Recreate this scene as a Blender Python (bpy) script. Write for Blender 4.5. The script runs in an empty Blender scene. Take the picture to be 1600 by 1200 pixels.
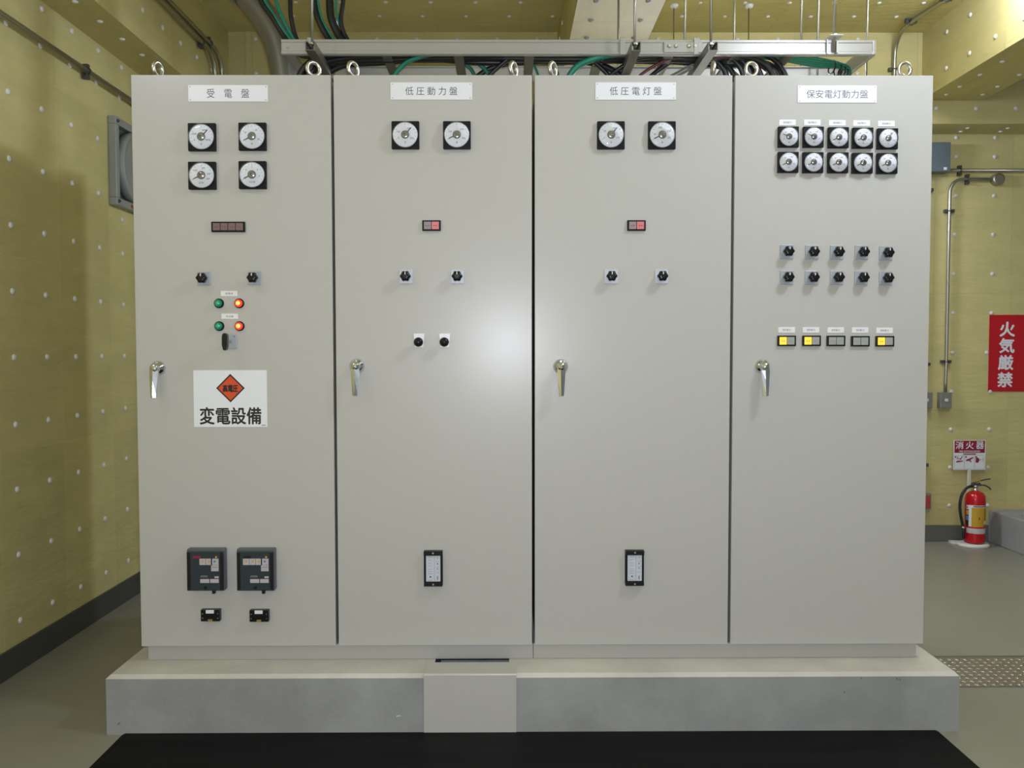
import bpy, bmesh, math, random
from mathutils import Vector, Matrix

C = bpy.context.scene.collection
SC = bpy.context.scene
PI = math.pi
random.seed(7)

# ------------------------------------------------------------------ camera, world, lights, exposure
cam = bpy.data.cameras.new('camera'); camo = bpy.data.objects.new('camera', cam); C.objects.link(camo)
cam.sensor_width = 36.0; cam.lens = 36.0 * 1300 / 1600; cam.clip_start = 0.05
PITCH, ROLL, YAW = 0.0383, 0.0012, -0.0062
_f = Vector((-math.sin(YAW) * math.cos(PITCH), math.cos(YAW) * math.cos(PITCH), -math.sin(PITCH)))
_r = Vector((math.cos(YAW), math.sin(YAW), 0)); _d = _f.cross(_r)
_r2 = math.cos(ROLL) * _r + math.sin(ROLL) * _d; _d2 = -math.sin(ROLL) * _r + math.cos(ROLL) * _d
_m = Matrix((( _r2.x, -_d2.x, -_f.x, -0.107), (_r2.y, -_d2.y, -_f.y, -3.3541), (_r2.z, -_d2.z, -_f.z, 1.4985), (0, 0, 0, 1)))
camo.matrix_world = _m
SC.camera = camo

SC.view_settings.view_transform = 'Standard'
SC.view_settings.look = 'None'
SC.view_settings.gamma = 1.0
SC.view_settings.use_curve_mapping = False
SC.view_settings.exposure = 0.10

wd = bpy.data.worlds.new('world'); SC.world = wd; wd.use_nodes = True
wd.node_tree.nodes['Background'].inputs['Color'].default_value = (0.5, 0.5, 0.45, 1)
wd.node_tree.nodes['Background'].inputs['Strength'].default_value = 0.05

def lamp(name, loc, energy, radius=0.12, color=(1.0, 0.985, 0.93)):
    l = bpy.data.lights.new(name, 'POINT'); l.energy = energy; l.shadow_soft_size = radius; l.color = color
    o = bpy.data.objects.new(name, l); C.objects.link(o); o.location = loc
    return o
# fluorescent lamps: over the aisle in front, near the side wall, over the entrance, beyond the cabinets; and the camera's own flash
COOL = (0.91, 1.0, 1.26)
lamp('aisle_lamp', (1.7, -1.1, 3.3), 59, 0.15, COOL); lamp('aisle_lamp', (0.6, -0.6, 3.5), 58, 0.15, COOL)
lamp('wall_lamp', (-1.9, -1.1, 3.1), 11, 0.15, COOL)
lamp('rear_lamp', (2.50, 0.75, 3.68), 18, 0.12, COOL); lamp('rear_lamp', (2.72, 1.48, 3.72), 17, 0.08, COOL)
for _x in (0.95, 1.28, 1.61): lamp('pendant_lamp', (_x, 2.38, 3.045), 27, 0.04, COOL)
lamp('camera_flash', (-0.10, -3.33, 1.57), 160, 0.03, (0.95, 1.0, 1.17))

# ------------------------------------------------------------------ materials
def srgb(r, g, b):
    f = lambda c: (c / 255 / 12.92) if c / 255 <= 0.04045 else ((c / 255 + 0.055) / 1.055) ** 2.4
    return (f(r), f(g), f(b), 1)

MATS = {}
def mat(name, col, rough=0.5, metal=0.0, spec=0.5, emit=None, estr=0.0, bump=None, var=None, coat=0.0):
    m = bpy.data.materials.new(name); m.use_nodes = True; nt = m.node_tree; b = nt.nodes['Principled BSDF']
    b.inputs['Base Color'].default_value = col; b.inputs['Roughness'].default_value = rough
    b.inputs['Metallic'].default_value = metal; b.inputs['Specular IOR Level'].default_value = spec
    b.inputs['Coat Weight'].default_value = coat
    if emit:
        b.inputs['Emission Color'].default_value = emit; b.inputs['Emission Strength'].default_value = estr
    tc = None
    if bump or var:
        tc = nt.nodes.new('ShaderNodeTexCoord')
    if bump:
        sc, st = bump[:2]
        n = nt.nodes.new('ShaderNodeTexNoise'); n.inputs['Scale'].default_value = sc; n.inputs['Detail'].default_value = 4
        bp = nt.nodes.new('ShaderNodeBump'); bp.inputs['Strength'].default_value = st; bp.inputs['Distance'].default_value = bump[2] if len(bump) > 2 else 0.002
        nt.links.new(tc.outputs['Object'], n.inputs['Vector']); nt.links.new(n.outputs['Fac'], bp.inputs['Height'])
        nt.links.new(bp.outputs['Normal'], b.inputs['Normal'])
    if var:
        sc, lo, hi = var[:3]
        n = nt.nodes.new('ShaderNodeTexNoise'); n.inputs['Scale'].default_value = sc; n.inputs['Detail'].default_value = 6
        n.inputs['Roughness'].default_value = 0.6
        r = nt.nodes.new('ShaderNodeMapRange'); r.inputs['From Min'].default_value = 0.3; r.inputs['From Max'].default_value = 0.7
        r.inputs['To Min'].default_value = lo; r.inputs['To Max'].default_value = hi
        mx = nt.nodes.new('ShaderNodeMix'); mx.data_type = 'RGBA'; mx.blend_type = 'MULTIPLY'; mx.inputs['Factor'].default_value = 1.0
        mx.inputs['A'].default_value = col
        mp = nt.nodes.new('ShaderNodeMapping')
        if len(var) > 3: mp.inputs['Scale'].default_value = var[3]
        nt.links.new(tc.outputs['Object'], mp.inputs['Vector']); nt.links.new(mp.outputs['Vector'], n.inputs['Vector'])
        nt.links.new(n.outputs['Fac'], r.inputs['Value']); nt.links.new(r.outputs['Result'], mx.inputs['B'])
        nt.links.new(mx.outputs['Result'], b.inputs['Base Color'])
    MATS[name] = m
    return m

def insulation(name, col, bw, rh, seam_dark=0.8, wrinkle=0.35):
    """yellow cloth faced insulation boards: stacked sheets (UV in metres), joints, wrinkled cloth"""
    m = bpy.data.materials.new(name); m.use_nodes = True; nt = m.node_tree; b = nt.nodes['Principled BSDF']
    N = nt.nodes.new; L = nt.links.new
    uv = N('ShaderNodeUVMap')
    br = N('ShaderNodeTexBrick'); br.offset = 0.0; br.squash = 1.0
    br.inputs['Scale'].default_value = 1.0; br.inputs['Brick Width'].default_value = bw; br.inputs['Row Height'].default_value = rh
    br.inputs['Mortar Size'].default_value = 0.0022; br.inputs['Mortar Smooth'].default_value = 0.3; br.inputs['Bias'].default_value = 0.0
    c1 = [c * 1.04 for c in col[:3]] + [1]; c2 = [c * 0.94 for c in col[:3]] + [1]
    br.inputs['Color1'].default_value = c1; br.inputs['Color2'].default_value = c2
    br.inputs['Mortar'].default_value = [c * seam_dark for c in col[:3]] + [1]
    L(uv.outputs['UV'], br.inputs['Vector'])
    n = N('ShaderNodeTexNoise'); n.inputs['Scale'].default_value = 3.0; n.inputs['Detail'].default_value = 8; n.inputs['Roughness'].default_value = 0.65
    mp = N('ShaderNodeMapping'); mp.inputs['Scale'].default_value = (0.8, 2.2, 1)
    L(uv.outputs['UV'], mp.inputs['Vector']); L(mp.outputs['Vector'], n.inputs['Vector'])
    r = N('ShaderNodeMapRange'); r.inputs['From Min'].default_value = 0.3; r.inputs['From Max'].default_value = 0.7
    r.inputs['To Min'].default_value = 0.9; r.inputs['To Max'].default_value = 1.06
    L(n.outputs['Fac'], r.inputs['Value'])
    mx = N('ShaderNodeMix'); mx.data_type = 'RGBA'; mx.blend_type = 'MULTIPLY'; mx.inputs['Factor'].default_value = 1.0
    L(br.outputs['Color'], mx.inputs['A']); L(r.outputs['Result'], mx.inputs['B']); L(mx.outputs['Result'], b.inputs['Base Color'])
    w = N('ShaderNodeTexNoise'); w.inputs['Scale'].default_value = 4.0; w.inputs['Detail'].default_value = 5; w.inputs['Distortion'].default_value = 1.2
    mp2 = N('ShaderNodeMapping'); mp2.inputs['Scale'].default_value = (1.0, 4.0, 1); mp2.inputs['Rotation'].default_value = (0, 0, 0.25)
    L(uv.outputs['UV'], mp2.inputs['Vector']); L(mp2.outputs['Vector'], w.inputs['Vector'])
    bp = N('ShaderNodeBump'); bp.inputs['Strength'].default_value = wrinkle; bp.inputs['Distance'].default_value = 0.012
    L(w.outputs['Fac'], bp.inputs['Height'])
    bp2 = N('ShaderNodeBump'); bp2.inputs['Strength'].default_value = 0.5; bp2.inputs['Distance'].default_value = 0.004; bp2.invert = True
    L(br.outputs['Fac'], bp2.inputs['Height']); L(bp.outputs['Normal'], bp2.inputs['Normal'])
    L(bp2.outputs['Normal'], b.inputs['Normal'])
    b.inputs['Roughness'].default_value = 0.75; b.inputs['Specular IOR Level'].default_value = 0.25
    MATS[name] = m
    return m

YEL = (0.60, 0.53, 0.235, 1)
insulation('insul_wall_left', YEL, 0.545, 0.91, 1.12)
insulation('insul_wall_back', YEL, 0.605, 0.91, 0.85)
insulation('insul_beam', YEL, 0.91, 3.0, 0.8)
insulation('insul_pale', (0.78, 0.71, 0.50, 1), 0.30, 3.0, 0.72, 0.07)
mat('floor_paint', (0.27, 0.268, 0.215, 1), 0.33, spec=0.4, bump=(60, 0.05), var=(2.2, 0.93, 1.05))
mat('painted_wall', (0.55, 0.56, 0.56, 1), 0.7)
mat('beige_paint', (0.50, 0.49, 0.445, 1), 0.28, spec=0.27, bump=(420, 0.04, 0.0006))
mat('beige_base', (0.45, 0.44, 0.40, 1), 0.42)
mat('beige_dark', (0.12, 0.115, 0.10, 1), 0.6)
mat('concrete_top_lit', (0.58, 0.565, 0.50, 1), 0.85, spec=0.2, bump=(45, 0.2, 0.004), var=(3.5, 0.86, 1.1))  # plinth top: concrete made paler, brightness of overhead light put into the colour
mat('concrete', (0.335, 0.34, 0.325, 1), 0.85, spec=0.2, bump=(45, 0.25, 0.004), var=(3.5, 0.82, 1.12))
mat('scuff', (0.09, 0.085, 0.07, 1), 0.8)
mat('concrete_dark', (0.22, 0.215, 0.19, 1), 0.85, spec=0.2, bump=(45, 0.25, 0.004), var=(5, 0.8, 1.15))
mat('rubber', (0.006, 0.0068, 0.007, 1), 0.6, spec=0.12, bump=(90, 0.08), var=(2.0, 0.7, 1.5, (0.5, 6, 1)))
mat('base_vinyl', (0.065, 0.067, 0.06, 1), 0.5)
mat('base_grey', (0.13, 0.13, 0.11, 1), 0.5)
mat('pin_plastic', (0.72, 0.72, 0.68, 1), 0.5)
mat('pin_grey', (0.30, 0.30, 0.28, 1), 0.5)
mat('plate_white', (0.80, 0.81, 0.83, 1), 0.35)
mat('label_white', (0.80, 0.80, 0.79, 1), 0.45)
mat('ink', (0.012, 0.012, 0.012, 1), 0.5)
mat('ink_grey', (0.09, 0.09, 0.095, 1), 0.5)
mat('ink_faint', (0.30, 0.30, 0.31, 1), 0.5)
mat('black_plastic', (0.0085, 0.0088, 0.010, 1), 0.4, spec=0.2)
mat('black_gloss', (0.009, 0.009, 0.010, 1), 0.22, spec=0.35)
mat('dial_white', (0.80, 0.82, 0.84, 1), 0.5)
mat('needle', (0.02, 0.018, 0.017, 1), 0.5)
mat('hub_metal', (0.42, 0.40, 0.36, 1), 0.22, metal=1.0)
mat('chrome', (0.66, 0.69, 0.72, 1), 0.10, metal=1.0)
mat('zinc', (0.62, 0.61, 0.55, 1), 0.30, metal=1.0)
mat('zinc_dull', (0.40, 0.39, 0.34, 1), 0.42, metal=1.0)
mat('conduit_steel', (0.40, 0.39, 0.32, 1), 0.34, metal=0.9)
mat('clamp_steel', (0.10, 0.10, 0.095, 1), 0.4, metal=0.5)
mat('alu', (0.42, 0.415, 0.375, 1), 0.30, metal=0.25, bump=(300, 0.03))
mat('rung_steel', (0.13, 0.125, 0.105, 1), 0.45, metal=0.3)
mat('strut_steel', (0.20, 0.195, 0.165, 1), 0.40, metal=0.5)
mat('switch_grey', (0.36, 0.39, 0.42, 1), 0.35)
mat('switch_light', (0.56, 0.59, 0.66, 1), 0.35)
mat('amber_lit', (0.75, 0.45, 0.05, 1), 0.5, emit=(1.0, 0.56, 0.03, 1), estr=0.85)
mat('window_grey', (0.36, 0.37, 0.34, 1), 0.35)
mat('window_brown', (0.20, 0.125, 0.12, 1), 0.35)
mat('window_mauve', (0.30, 0.235, 0.255, 1), 0.35)
mat('window_pink', (0.55, 0.17, 0.17, 1), 0.35, emit=(0.8, 0.12, 0.12, 1), estr=0.15)
mat('lens_green', (0.008, 0.20, 0.10, 1), 0.15, emit=(0.0, 0.3, 0.14, 1), estr=0.10)
mat('lens_red', (0.65, 0.02, 0.01, 1), 0.2, emit=(1.0, 0.05, 0.015, 1), estr=0.9)
mat('lens_core', (1.0, 0.5, 0.1, 1), 0.3, emit=(1.0, 0.36, 0.08, 1), estr=1.5)
mat('lens_green_core', (0.05, 0.42, 0.25, 1), 0.2, emit=(0.02, 0.5, 0.28, 1), estr=0.12)
mat('sign_white', (0.80, 0.82, 0.84, 1), 0.4)
mat('sign_orange', (0.68, 0.075, 0.012, 1), 0.45)
mat('sign_red', (0.50, 0.004, 0.012, 1), 0.4)
mat('sign_crimson', (0.30, 0.010, 0.045, 1), 0.45)
mat('relay_slate', (0.028, 0.040, 0.050, 1), 0.22)
mat('relay_black', (0.006, 0.006, 0.008, 1), 0.3)
mat('relay_edge', (0.085, 0.10, 0.115, 1), 0.3)
mat('relay_label', (0.48, 0.45, 0.47, 1), 0.5)
mat('dot_amber', (0.72, 0.33, 0.03, 1), 0.4)
mat('dot_red', (0.42, 0.05, 0.05, 1), 0.4)
mat('gold', (0.40, 0.28, 0.05, 1), 0.4, metal=0.4)
mat('slate_box', (0.125, 0.16, 0.165, 1), 0.4)
mat('box_grey', (0.25, 0.25, 0.21, 1), 0.45, metal=0.3)
mat('cable_black', (0.010, 0.011, 0.011, 1), 0.42)
mat('cable_green', (0.012, 0.20, 0.125, 1), 0.42)
mat('cable_red', (0.10, 0.014, 0.02, 1), 0.45)
mat('cable_grey', (0.22, 0.22, 0.19, 1), 0.45)
mat('ext_red', (0.52, 0.006, 0.014, 1), 0.22)
mat('ext_yellow', (0.58, 0.33, 0.02, 1), 0.4)
mat('ext_blue', (0.06, 0.20, 0.48, 1), 0.4)
mat('ext_band', (0.55, 0.55, 0.54, 1), 0.35)
mat('hose_black', (0.012, 0.013, 0.013, 1), 0.45)
mat('lever_steel', (0.12, 0.125, 0.13, 1), 0.35, metal=0.6)
mat('stand_white', (0.72, 0.71, 0.66, 1), 0.4)
mat('stand_cream', (0.72, 0.68, 0.55, 1), 0.4)
mat('fan_grey', (0.30, 0.32, 0.30, 1), 0.4)
mat('fan_dark', (0.10, 0.105, 0.105, 1), 0.45, metal=0.2)
mat('duct_metal', (0.26, 0.26, 0.25, 1), 0.33, metal=0.8)
mat('checker', (0.47, 0.46, 0.44, 1), 0.26, metal=0.85)

def glass(name):
    m = bpy.data.materials.new(name); m.use_nodes = True; nt = m.node_tree; nt.nodes.clear()
    o = nt.nodes.new('ShaderNodeOutputMaterial'); t = nt.nodes.new('ShaderNodeBsdfTransparent'); g = nt.nodes.new('ShaderNodeBsdfGlossy')
    g.inputs['Roughness'].default_value = 0.06
    f = nt.nodes.new('ShaderNodeFresnel'); f.inputs['IOR'].default_value = 1.45
    mx = nt.nodes.new('ShaderNodeMixShader')
    nt.links.new(f.outputs['Fac'], mx.inputs['Fac']); nt.links.new(t.outputs['BSDF'], mx.inputs[1]); nt.links.new(g.outputs['BSDF'], mx.inputs[2])
    nt.links.new(mx.outputs['Shader'], o.inputs['Surface'])
    MATS[name] = m
glass('clear_cover')

# ------------------------------------------------------------------ mesh builder
WLOC = {}
_tcache = {}
def text_geo(s, bold=0.0, spacing=1.0):
    k = (s, bold, spacing)
    if k not in _tcache:
        c = bpy.data.curves.new('tmp', 'FONT'); c.body = s; c.size = 1.0; c.offset = bold; c.space_character = spacing; c.resolution_u = 3
        o = bpy.data.objects.new('tmp', c); C.objects.link(o)
        dg = bpy.context.evaluated_depsgraph_get(); dg.update()
        e = o.evaluated_get(dg); me = e.to_mesh()
        vs = [(v.co.x, v.co.y) for v in me.vertices]; fs = [tuple(p.vertices) for p in me.polygons]
        e.to_mesh_clear()
        bpy.data.objects.remove(o); bpy.data.curves.remove(c)
        x0 = min(v[0] for v in vs); x1 = max(v[0] for v in vs); y0 = min(v[1] for v in vs); y1 = max(v[1] for v in vs)
        _tcache[k] = ([((v[0] - x0) / (x1 - x0) - 0.5, (v[1] - y0) / (y1 - y0) - 0.5) for v in vs], fs, (x1 - x0), (y1 - y0))
    return _tcache[k]

class MB:
    """collects shapes (world coordinates) for ONE mesh object"""
    def __init__(s): s.v = []; s.f = []; s.m = []; s.sm = []; s.uv = {}; s.mats = []
    def mi(s, m):
        if m not in s.mats: s.mats.append(m)
        return s.mats.index(m)
    def add(s, vs, fs, m, smooth=False):
        b = len(s.v); s.v += [tuple(v) for v in vs]; k = s.mi(m)
        for i, f in enumerate(fs):
            s.f.append(tuple(b + a for a in f)); s.m.append(k); s.sm.append(smooth[i] if isinstance(smooth, list) else smooth)
        return s
    def bm(s, bm, m, smooth=False):
        bm.verts.index_update()
        s.add([v.co for v in bm.verts], [[v.index for v in f.verts] for f in bm.faces], m, smooth); bm.free(); return s
    def box(s, x0, x1, y0, y1, z0, z1, m, bev=0.0, seg=2):
        bm = bmesh.new(); bmesh.ops.create_cube(bm, size=1.0)
        for v in bm.verts:
            v.co = Vector(((x0 + x1) / 2 + v.co.x * (x1 - x0), (y0 + y1) / 2 + v.co.y * (y1 - y0), (z0 + z1) / 2 + v.co.z * (z1 - z0)))
        if bev: bmesh.ops.bevel(bm, geom=list(bm.edges), offset=bev, segments=seg, profile=0.5, affect='EDGES')
        return s.bm(bm, m)
    def lathe(s, c, prof, m, axis='Y', n=24, smooth=True, scale=(1, 1)):
        """prof: list of (radius, height along axis); closed by n-gons at ends. axis Y means along -Y (out of the doors)"""
        vs = []; fs = []; flags = []
        for r, h in prof:
            for i in range(n):
                a = 2 * PI * i / n; p, q = r * math.cos(a) * scale[0], r * math.sin(a) * scale[1]
                if axis == 'Y': vs.append((c[0] + p, c[1] - h, c[2] + q))
                elif axis == 'Z': vs.append((c[0] + p, c[1] + q, c[2] + h))
                else: vs.append((c[0] + h, c[1] + p, c[2] + q))
        for k in range(len(prof) - 1):
            for i in range(n):
                j = (i + 1) % n
                f = (k * n + i, k * n + j, (k + 1) * n + j, (k + 1) * n + i)
                fs.append(f[::-1] if axis == 'Y' and False else f); flags.append(smooth)
        if prof[0][0] > 1e-6: fs.append(tuple(range(n - 1, -1, -1))); flags.append(False)
        if prof[-1][0] > 1e-6: fs.append(tuple((len(prof) - 1) * n + i for i in range(n))); flags.append(False)
        return s.add(vs, fs, m, flags)
    def prism(s, poly, lo, hi, m, axis='Y', smooth=False):
        """poly: 2D outline; axis Y: (x,z) extruded y lo..hi; axis X: (y,z); axis Z: (x,y)"""
        n = len(poly); P = lambda a, b, h: {'Y': (a, h, b), 'X': (h, a, b), 'Z': (a, b, h)}[axis]
        vs = [P(a, b, lo) for a, b in poly] + [P(a, b, hi) for a, b in poly]
        fs = [tuple(range(n)), tuple(range(2 * n - 1, n - 1, -1))] + [(i, n + i, n + (i + 1) % n, (i + 1) % n) for i in range(n)]
        return s.add(vs, fs, m, [False, False] + [smooth] * n)
    def tube(s, pts, r, m, n=10, sub=6, straight=False):
        pts = [Vector(p) for p in pts]
        if straight or len(pts) < 3: path = pts
        else:
            path = []
            for i in range(len(pts) - 1):
                p0 = pts[max(i - 1, 0)]; p1 = pts[i]; p2 = pts[i + 1]; p3 = pts[min(i + 2, len(pts) - 1)]
                for k in range(sub):
                    t = k / sub
                    path.append(0.5 * ((2 * p1) + (p2 - p0) * t + (2 * p0 - 5 * p1 + 4 * p2 - p3) * t * t + (-p0 + 3 * p1 - 3 * p2 + p3) * t ** 3))
            path.append(pts[-1])
        vs = []; fs = []; up = None
        for i, p in enumerate(path):
            t = (path[min(i + 1, len(path) - 1)] - path[max(i - 1, 0)]).normalized()
            if up is None: up = t.orthogonal().normalized()
            up = (up - t * up.dot(t)).normalized(); sd = t.cross(up)
            for k in range(n):
                a = 2 * PI * k / n; vs.append(p + r * (math.cos(a) * up + math.sin(a) * sd))
        L = len(path)
        for i in range(L - 1):
            for k in range(n):
                j = (k + 1) % n; fs.append((i * n + k, i * n + j, (i + 1) * n + j, (i + 1) * n + k))
        fl = [True] * len(fs)
        fs.append(tuple(range(n - 1, -1, -1))); fs.append(tuple((L - 1) * n + k for k in range(n)))
        return s.add(vs, fs, m, fl + [False, False])
    def text(s, t, cx, y, cz, m, h=None, w=None, bold=0.0, spacing=1.0):
        """flat lettering on a plane facing -Y; h and/or w give its size"""
        vs, fs, W, H = text_geo(t, 0.0, spacing)
        if h is None: h = w * H / W
        if w is None: w = h * W / H
        d = bold * h
        for q, (ox, oz) in enumerate(((-d, 0), (d, 0), (0, -d), (0, d), (0, 0)) if bold else ((0, 0),)):   # heavier strokes: the same glyphs again, shifted a little
            s.add([(cx + a * w + ox, y - .00012 * q, cz + b * h + oz) for a, b in vs], fs, m)
        return s
    def disc(s, cx, y, cz, r, m, n=24):
        return s.add([(cx + r * math.cos(2 * PI * i / n), y, cz + r * math.sin(2 * PI * i / n)) for i in range(n)], [tuple(range(n))], m)
    def quad(s, cx, y, cz, w, h, m):
        return s.add([(cx - w / 2, y, cz - h / 2), (cx + w / 2, y, cz - h / 2), (cx + w / 2, y, cz + h / 2), (cx - w / 2, y, cz + h / 2)], [(0, 1, 2, 3)], m)
    def build(s, name, parent=None, origin=None, uvfn=None):
        me = bpy.data.meshes.new(name)
        if origin is None:
            origin = tuple((min(v[i] for v in s.v) + max(v[i] for v in s.v)) / 2 if i < 2 or parent else min(v[2] for v in s.v) for i in range(3))
        me.from_pydata([(v[0] - origin[0], v[1] - origin[1], v[2] - origin[2]) for v in s.v], [], s.f)
        for m in s.mats: me.materials.append(MATS[m])
        for p, k, sm in zip(me.polygons, s.m, s.sm): p.material_index = k; p.use_smooth = sm
        bm = bmesh.new(); bm.from_mesh(me); bmesh.ops.recalc_face_normals(bm, faces=bm.faces); bm.to_mesh(me); bm.free()
        if uvfn:
            uv = me.uv_layers.new(name='UVMap')
            for p in me.polygons:
                for li in p.loop_indices:
                    co = me.vertices[me.loops[li].vertex_index].co + Vector(origin)
                    uv.data[li].uv = uvfn(co, p.normal)
        o = bpy.data.objects.new(name, me); C.objects.link(o)
        place(o, origin, parent)
        return o

def place(o, origin, parent):
    WLOC[o.name] = Vector(origin)
    if parent:
        o.parent = parent; o.location = Vector(origin) - WLOC[parent.name]
    else: o.location = origin

def tag(o, label, cat, group=None, kind='thing'):
    o['label'] = label; o['category'] = cat; o['kind'] = kind
    if group: o['group'] = group
    return o
def thing(name, label, cat, loc, group=None):
    o = bpy.data.objects.new(name, None); C.objects.link(o); o.empty_display_size = 0.1
    place(o, loc, None); return tag(o, label, cat, group)
def struct(o, label=None):
    o['kind'] = 'structure'
    if label: o['label'] = label
    return o

# ------------------------------------------------------------------ room shell
XL, XR, YF, YB, ZC = -2.41, 6.4, -5.6, 3.15, 3.85
b = MB().box(XL - .1, XR + .1, YF - .1, YB + .1, -0.12, 0, 'floor_paint'); floor = struct(b.build('floor'))
uvX = lambda co, n: (co.y - 0.425 + 5.45, co.z - 1.037 + 1.82)
wall_left = struct(MB().box(XL - .1, XL, YF, YB, 0, ZC, 'insul_wall_left').build('wall_left', uvfn=uvX))
uvY = lambda co, n: (co.x - 3.227 + 6.05, co.z - 1.04 + 1.82)
wall_back = struct(MB().box(XL - .1, XR, YB, YB + .1, 0, ZC, 'insul_wall_back').build('wall_back', uvfn=uvY))
wall_right = struct(MB().box(XR, XR + .1, YF, YB, 0, ZC, 'painted_wall').build('wall_right'))
wall_front = struct(MB().box(XL - .1, XR, YF - .1, YF, 0, ZC, 'painted_wall').build('wall_front'))
ceiling = struct(MB().box(XL - .1, XR, YF, YB, ZC, ZC + .1, 'insul_wall_back').build('ceiling', uvfn=lambda co, n: (co.x + 6.05, co.y + 5.9)))
bb = MB()
bb.box(XL, XL + .012, YF, YB, 0, .13, 'base_vinyl', 0.003); struct(bb.build('baseboard_left'))
bb = MB(); bb.box(XL, XR, YB - .012, YB, 0, .13, 'base_grey', 0.003); struct(bb.build('baseboard_back'))

def beam_uv(co, n):
    if abs(n.x) > 0.7: return (co.y + 9.1, co.z + 0.4)
    if abs(n.y) > 0.7: return (co.x + 9.1 - 0.2, co.z + 0.4)
    return (co.y + 9.1, co.x + 12.5)
YBF, ZBB = 2.861, 3.188
def beam(name, x0, x1, y0, y1, z0, strip, under='insul_beam'):
    m = MB().box(x0, x1, y0, y1, z0, ZC, 'insul_beam')
    m.box(x0 - (.006 if strip[0] else 0), x1 + (.006 if strip[1] else 0), y0 - (.006 if strip[2] else 0), y1, z0 - .004, z0 + (.045 if under == 'insul_beam' else .004), under)
    return struct(m.build(name, uvfn=beam_uv))
trim_1 = beam('trim_1', XL, -2.15, YF, YBF, 3.244, (0, 1, 0))
trim_2 = beam('trim_2', 0.270, 0.735, YF, YBF, 3.36, (0, 0, 0), 'insul_pale')
trim_3 = beam('trim_3', 2.965, 3.41, YF, YBF, 3.36, (1, 1, 0))
trim_4 = beam('trim_4', XL, XR, YBF, YB, ZBB, (0, 0, 1))
struct(MB().box(-2.02, -1.975, YBF - .014, YBF, ZBB, ZC, 'insul_beam', 0.003).build('trim_5', uvfn=beam_uv))

# white pin caps holding the insulation, one mesh shared by all
def cap_mesh(name, m, axis):
    b_ = MB().lathe((0, 0, 0), [(0.0155, 0.0), (0.0155, 0.003), (0.013, 0.0065), (0.008, 0.009), (0.0, 0.010)], m, axis, 12)
    o = b_.build(name, origin=(0, 0, 0)); me = o.data; bpy.data.objects.remove(o); return me
CAPS = {'grey': cap_mesh('pin_cap', 'pin_grey', 'Y'), ('x+', 0): cap_mesh('pin_cap', 'pin_plastic', 'X'), ('y-', 0): cap_mesh('pin_cap', 'pin_plastic', 'Y'), ('z-', 0): None}
def cap(parent, side, x, y, z, grey=False):
    me = CAPS[('x+', 0)] if side[0] == 'x' else CAPS[('y-', 0)]
    if grey: me = CAPS['grey']
    o = bpy.data.objects.new('pin_cap', me); C.objects.link(o)
    place(o, (x, y, z), parent)
    if side == 'x-': o.rotation_euler = (0, 0, PI)
    if side == 'z-': o.rotation_euler = (PI / 2, 0, 0)
for k in range(-1, 6):
    for z in (.235, .548, .857, 1.162, 1.477, 1.785, 2.09, 2.396, 2.702, 3.014):
        y = .548 + .28 * k
        if 1.5 < y and 2.34 < z < 2.88: continue
        cap(wall_left, 'x+', XL, y, z)
    if k > -1: cap(wall_left, 'x+', XL, .548 + .283 * k + .02, 3.20)
cap(wall_left, 'x+', XL, 1.671, 2.29)
for x in (3.384, 3.686, 3.99):
    for z in (.285, .587, .887, 1.185, 1.49, 1.80, 2.105, 2.41, 2.71, 3.011, 3.158):
        if x == 3.686 and 1.2 < z < 1.78: x_ = 3.655
        else: x_ = x
        if x == 3.99 and z < 0.26: continue
        cap(wall_back, 'y-', x_, YB, z)
for k in range(-18, 3):
    x = 3.371 + .2955 * k
    for z in (3.30, 3.55, 3.80):
        if .22 < x < .78 and z > 3.34: continue
        if z < 3.4 and x < 2.9: continue
        if z > 3.4 and x > 2.9: continue
        cap(trim_4, 'y-', x, YBF - (.006 if z < 3.235 else 0), z)
for x in (3.37, 3.675):
    cap(trim_4, 'z-', x, 2.966, ZBB - .004); cap(trim_4, 'z-', x, 3.06, ZBB - .004)
for k in range(0, 8): cap(trim_1, 'z-', -2.245 + .002 * k, .856 + .247 * k, 3.24)
for k in range(-1, 6): cap(trim_1, 'x+', -2.15, 1.406 + .272 * k, 3.42 + .008 * k)
for k in range(0, 5):
    cap(trim_2, 'z-', .368, 1.121 + .257 * k, 3.356, True); cap(trim_2, 'z-', .645, 1.121 + .257 * k, 3.356, True)
for k in range(2):
    for z in (3.50, 3.70): cap(trim_2, 'x-', .270, 2.3 + .28 * k, z)
for y in (1.35, 1.64, 1.93, 2.222, 2.515, 2.72):
    cap(trim_3, 'x-', 2.965, y, 3.475)
    if y < 2.6: cap(trim_3, 'x-', 2.965, y, 3.725)
for y in (2.03, 2.28, 2.53, 2.71): cap(trim_3, 'z-', 3.07, y, 3.356); cap(trim_3, 'z-', 3.335, y, 3.356)
for y, x0 in ((2.335, 1.50), (2.565, 1.726)):
    for k in range(-13, 5):
        x = x0 + .302 * k
        if -2.1 < x < .22 or .78 < x < 2.93: cap(ceiling, 'z-', x, y, ZC)

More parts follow.
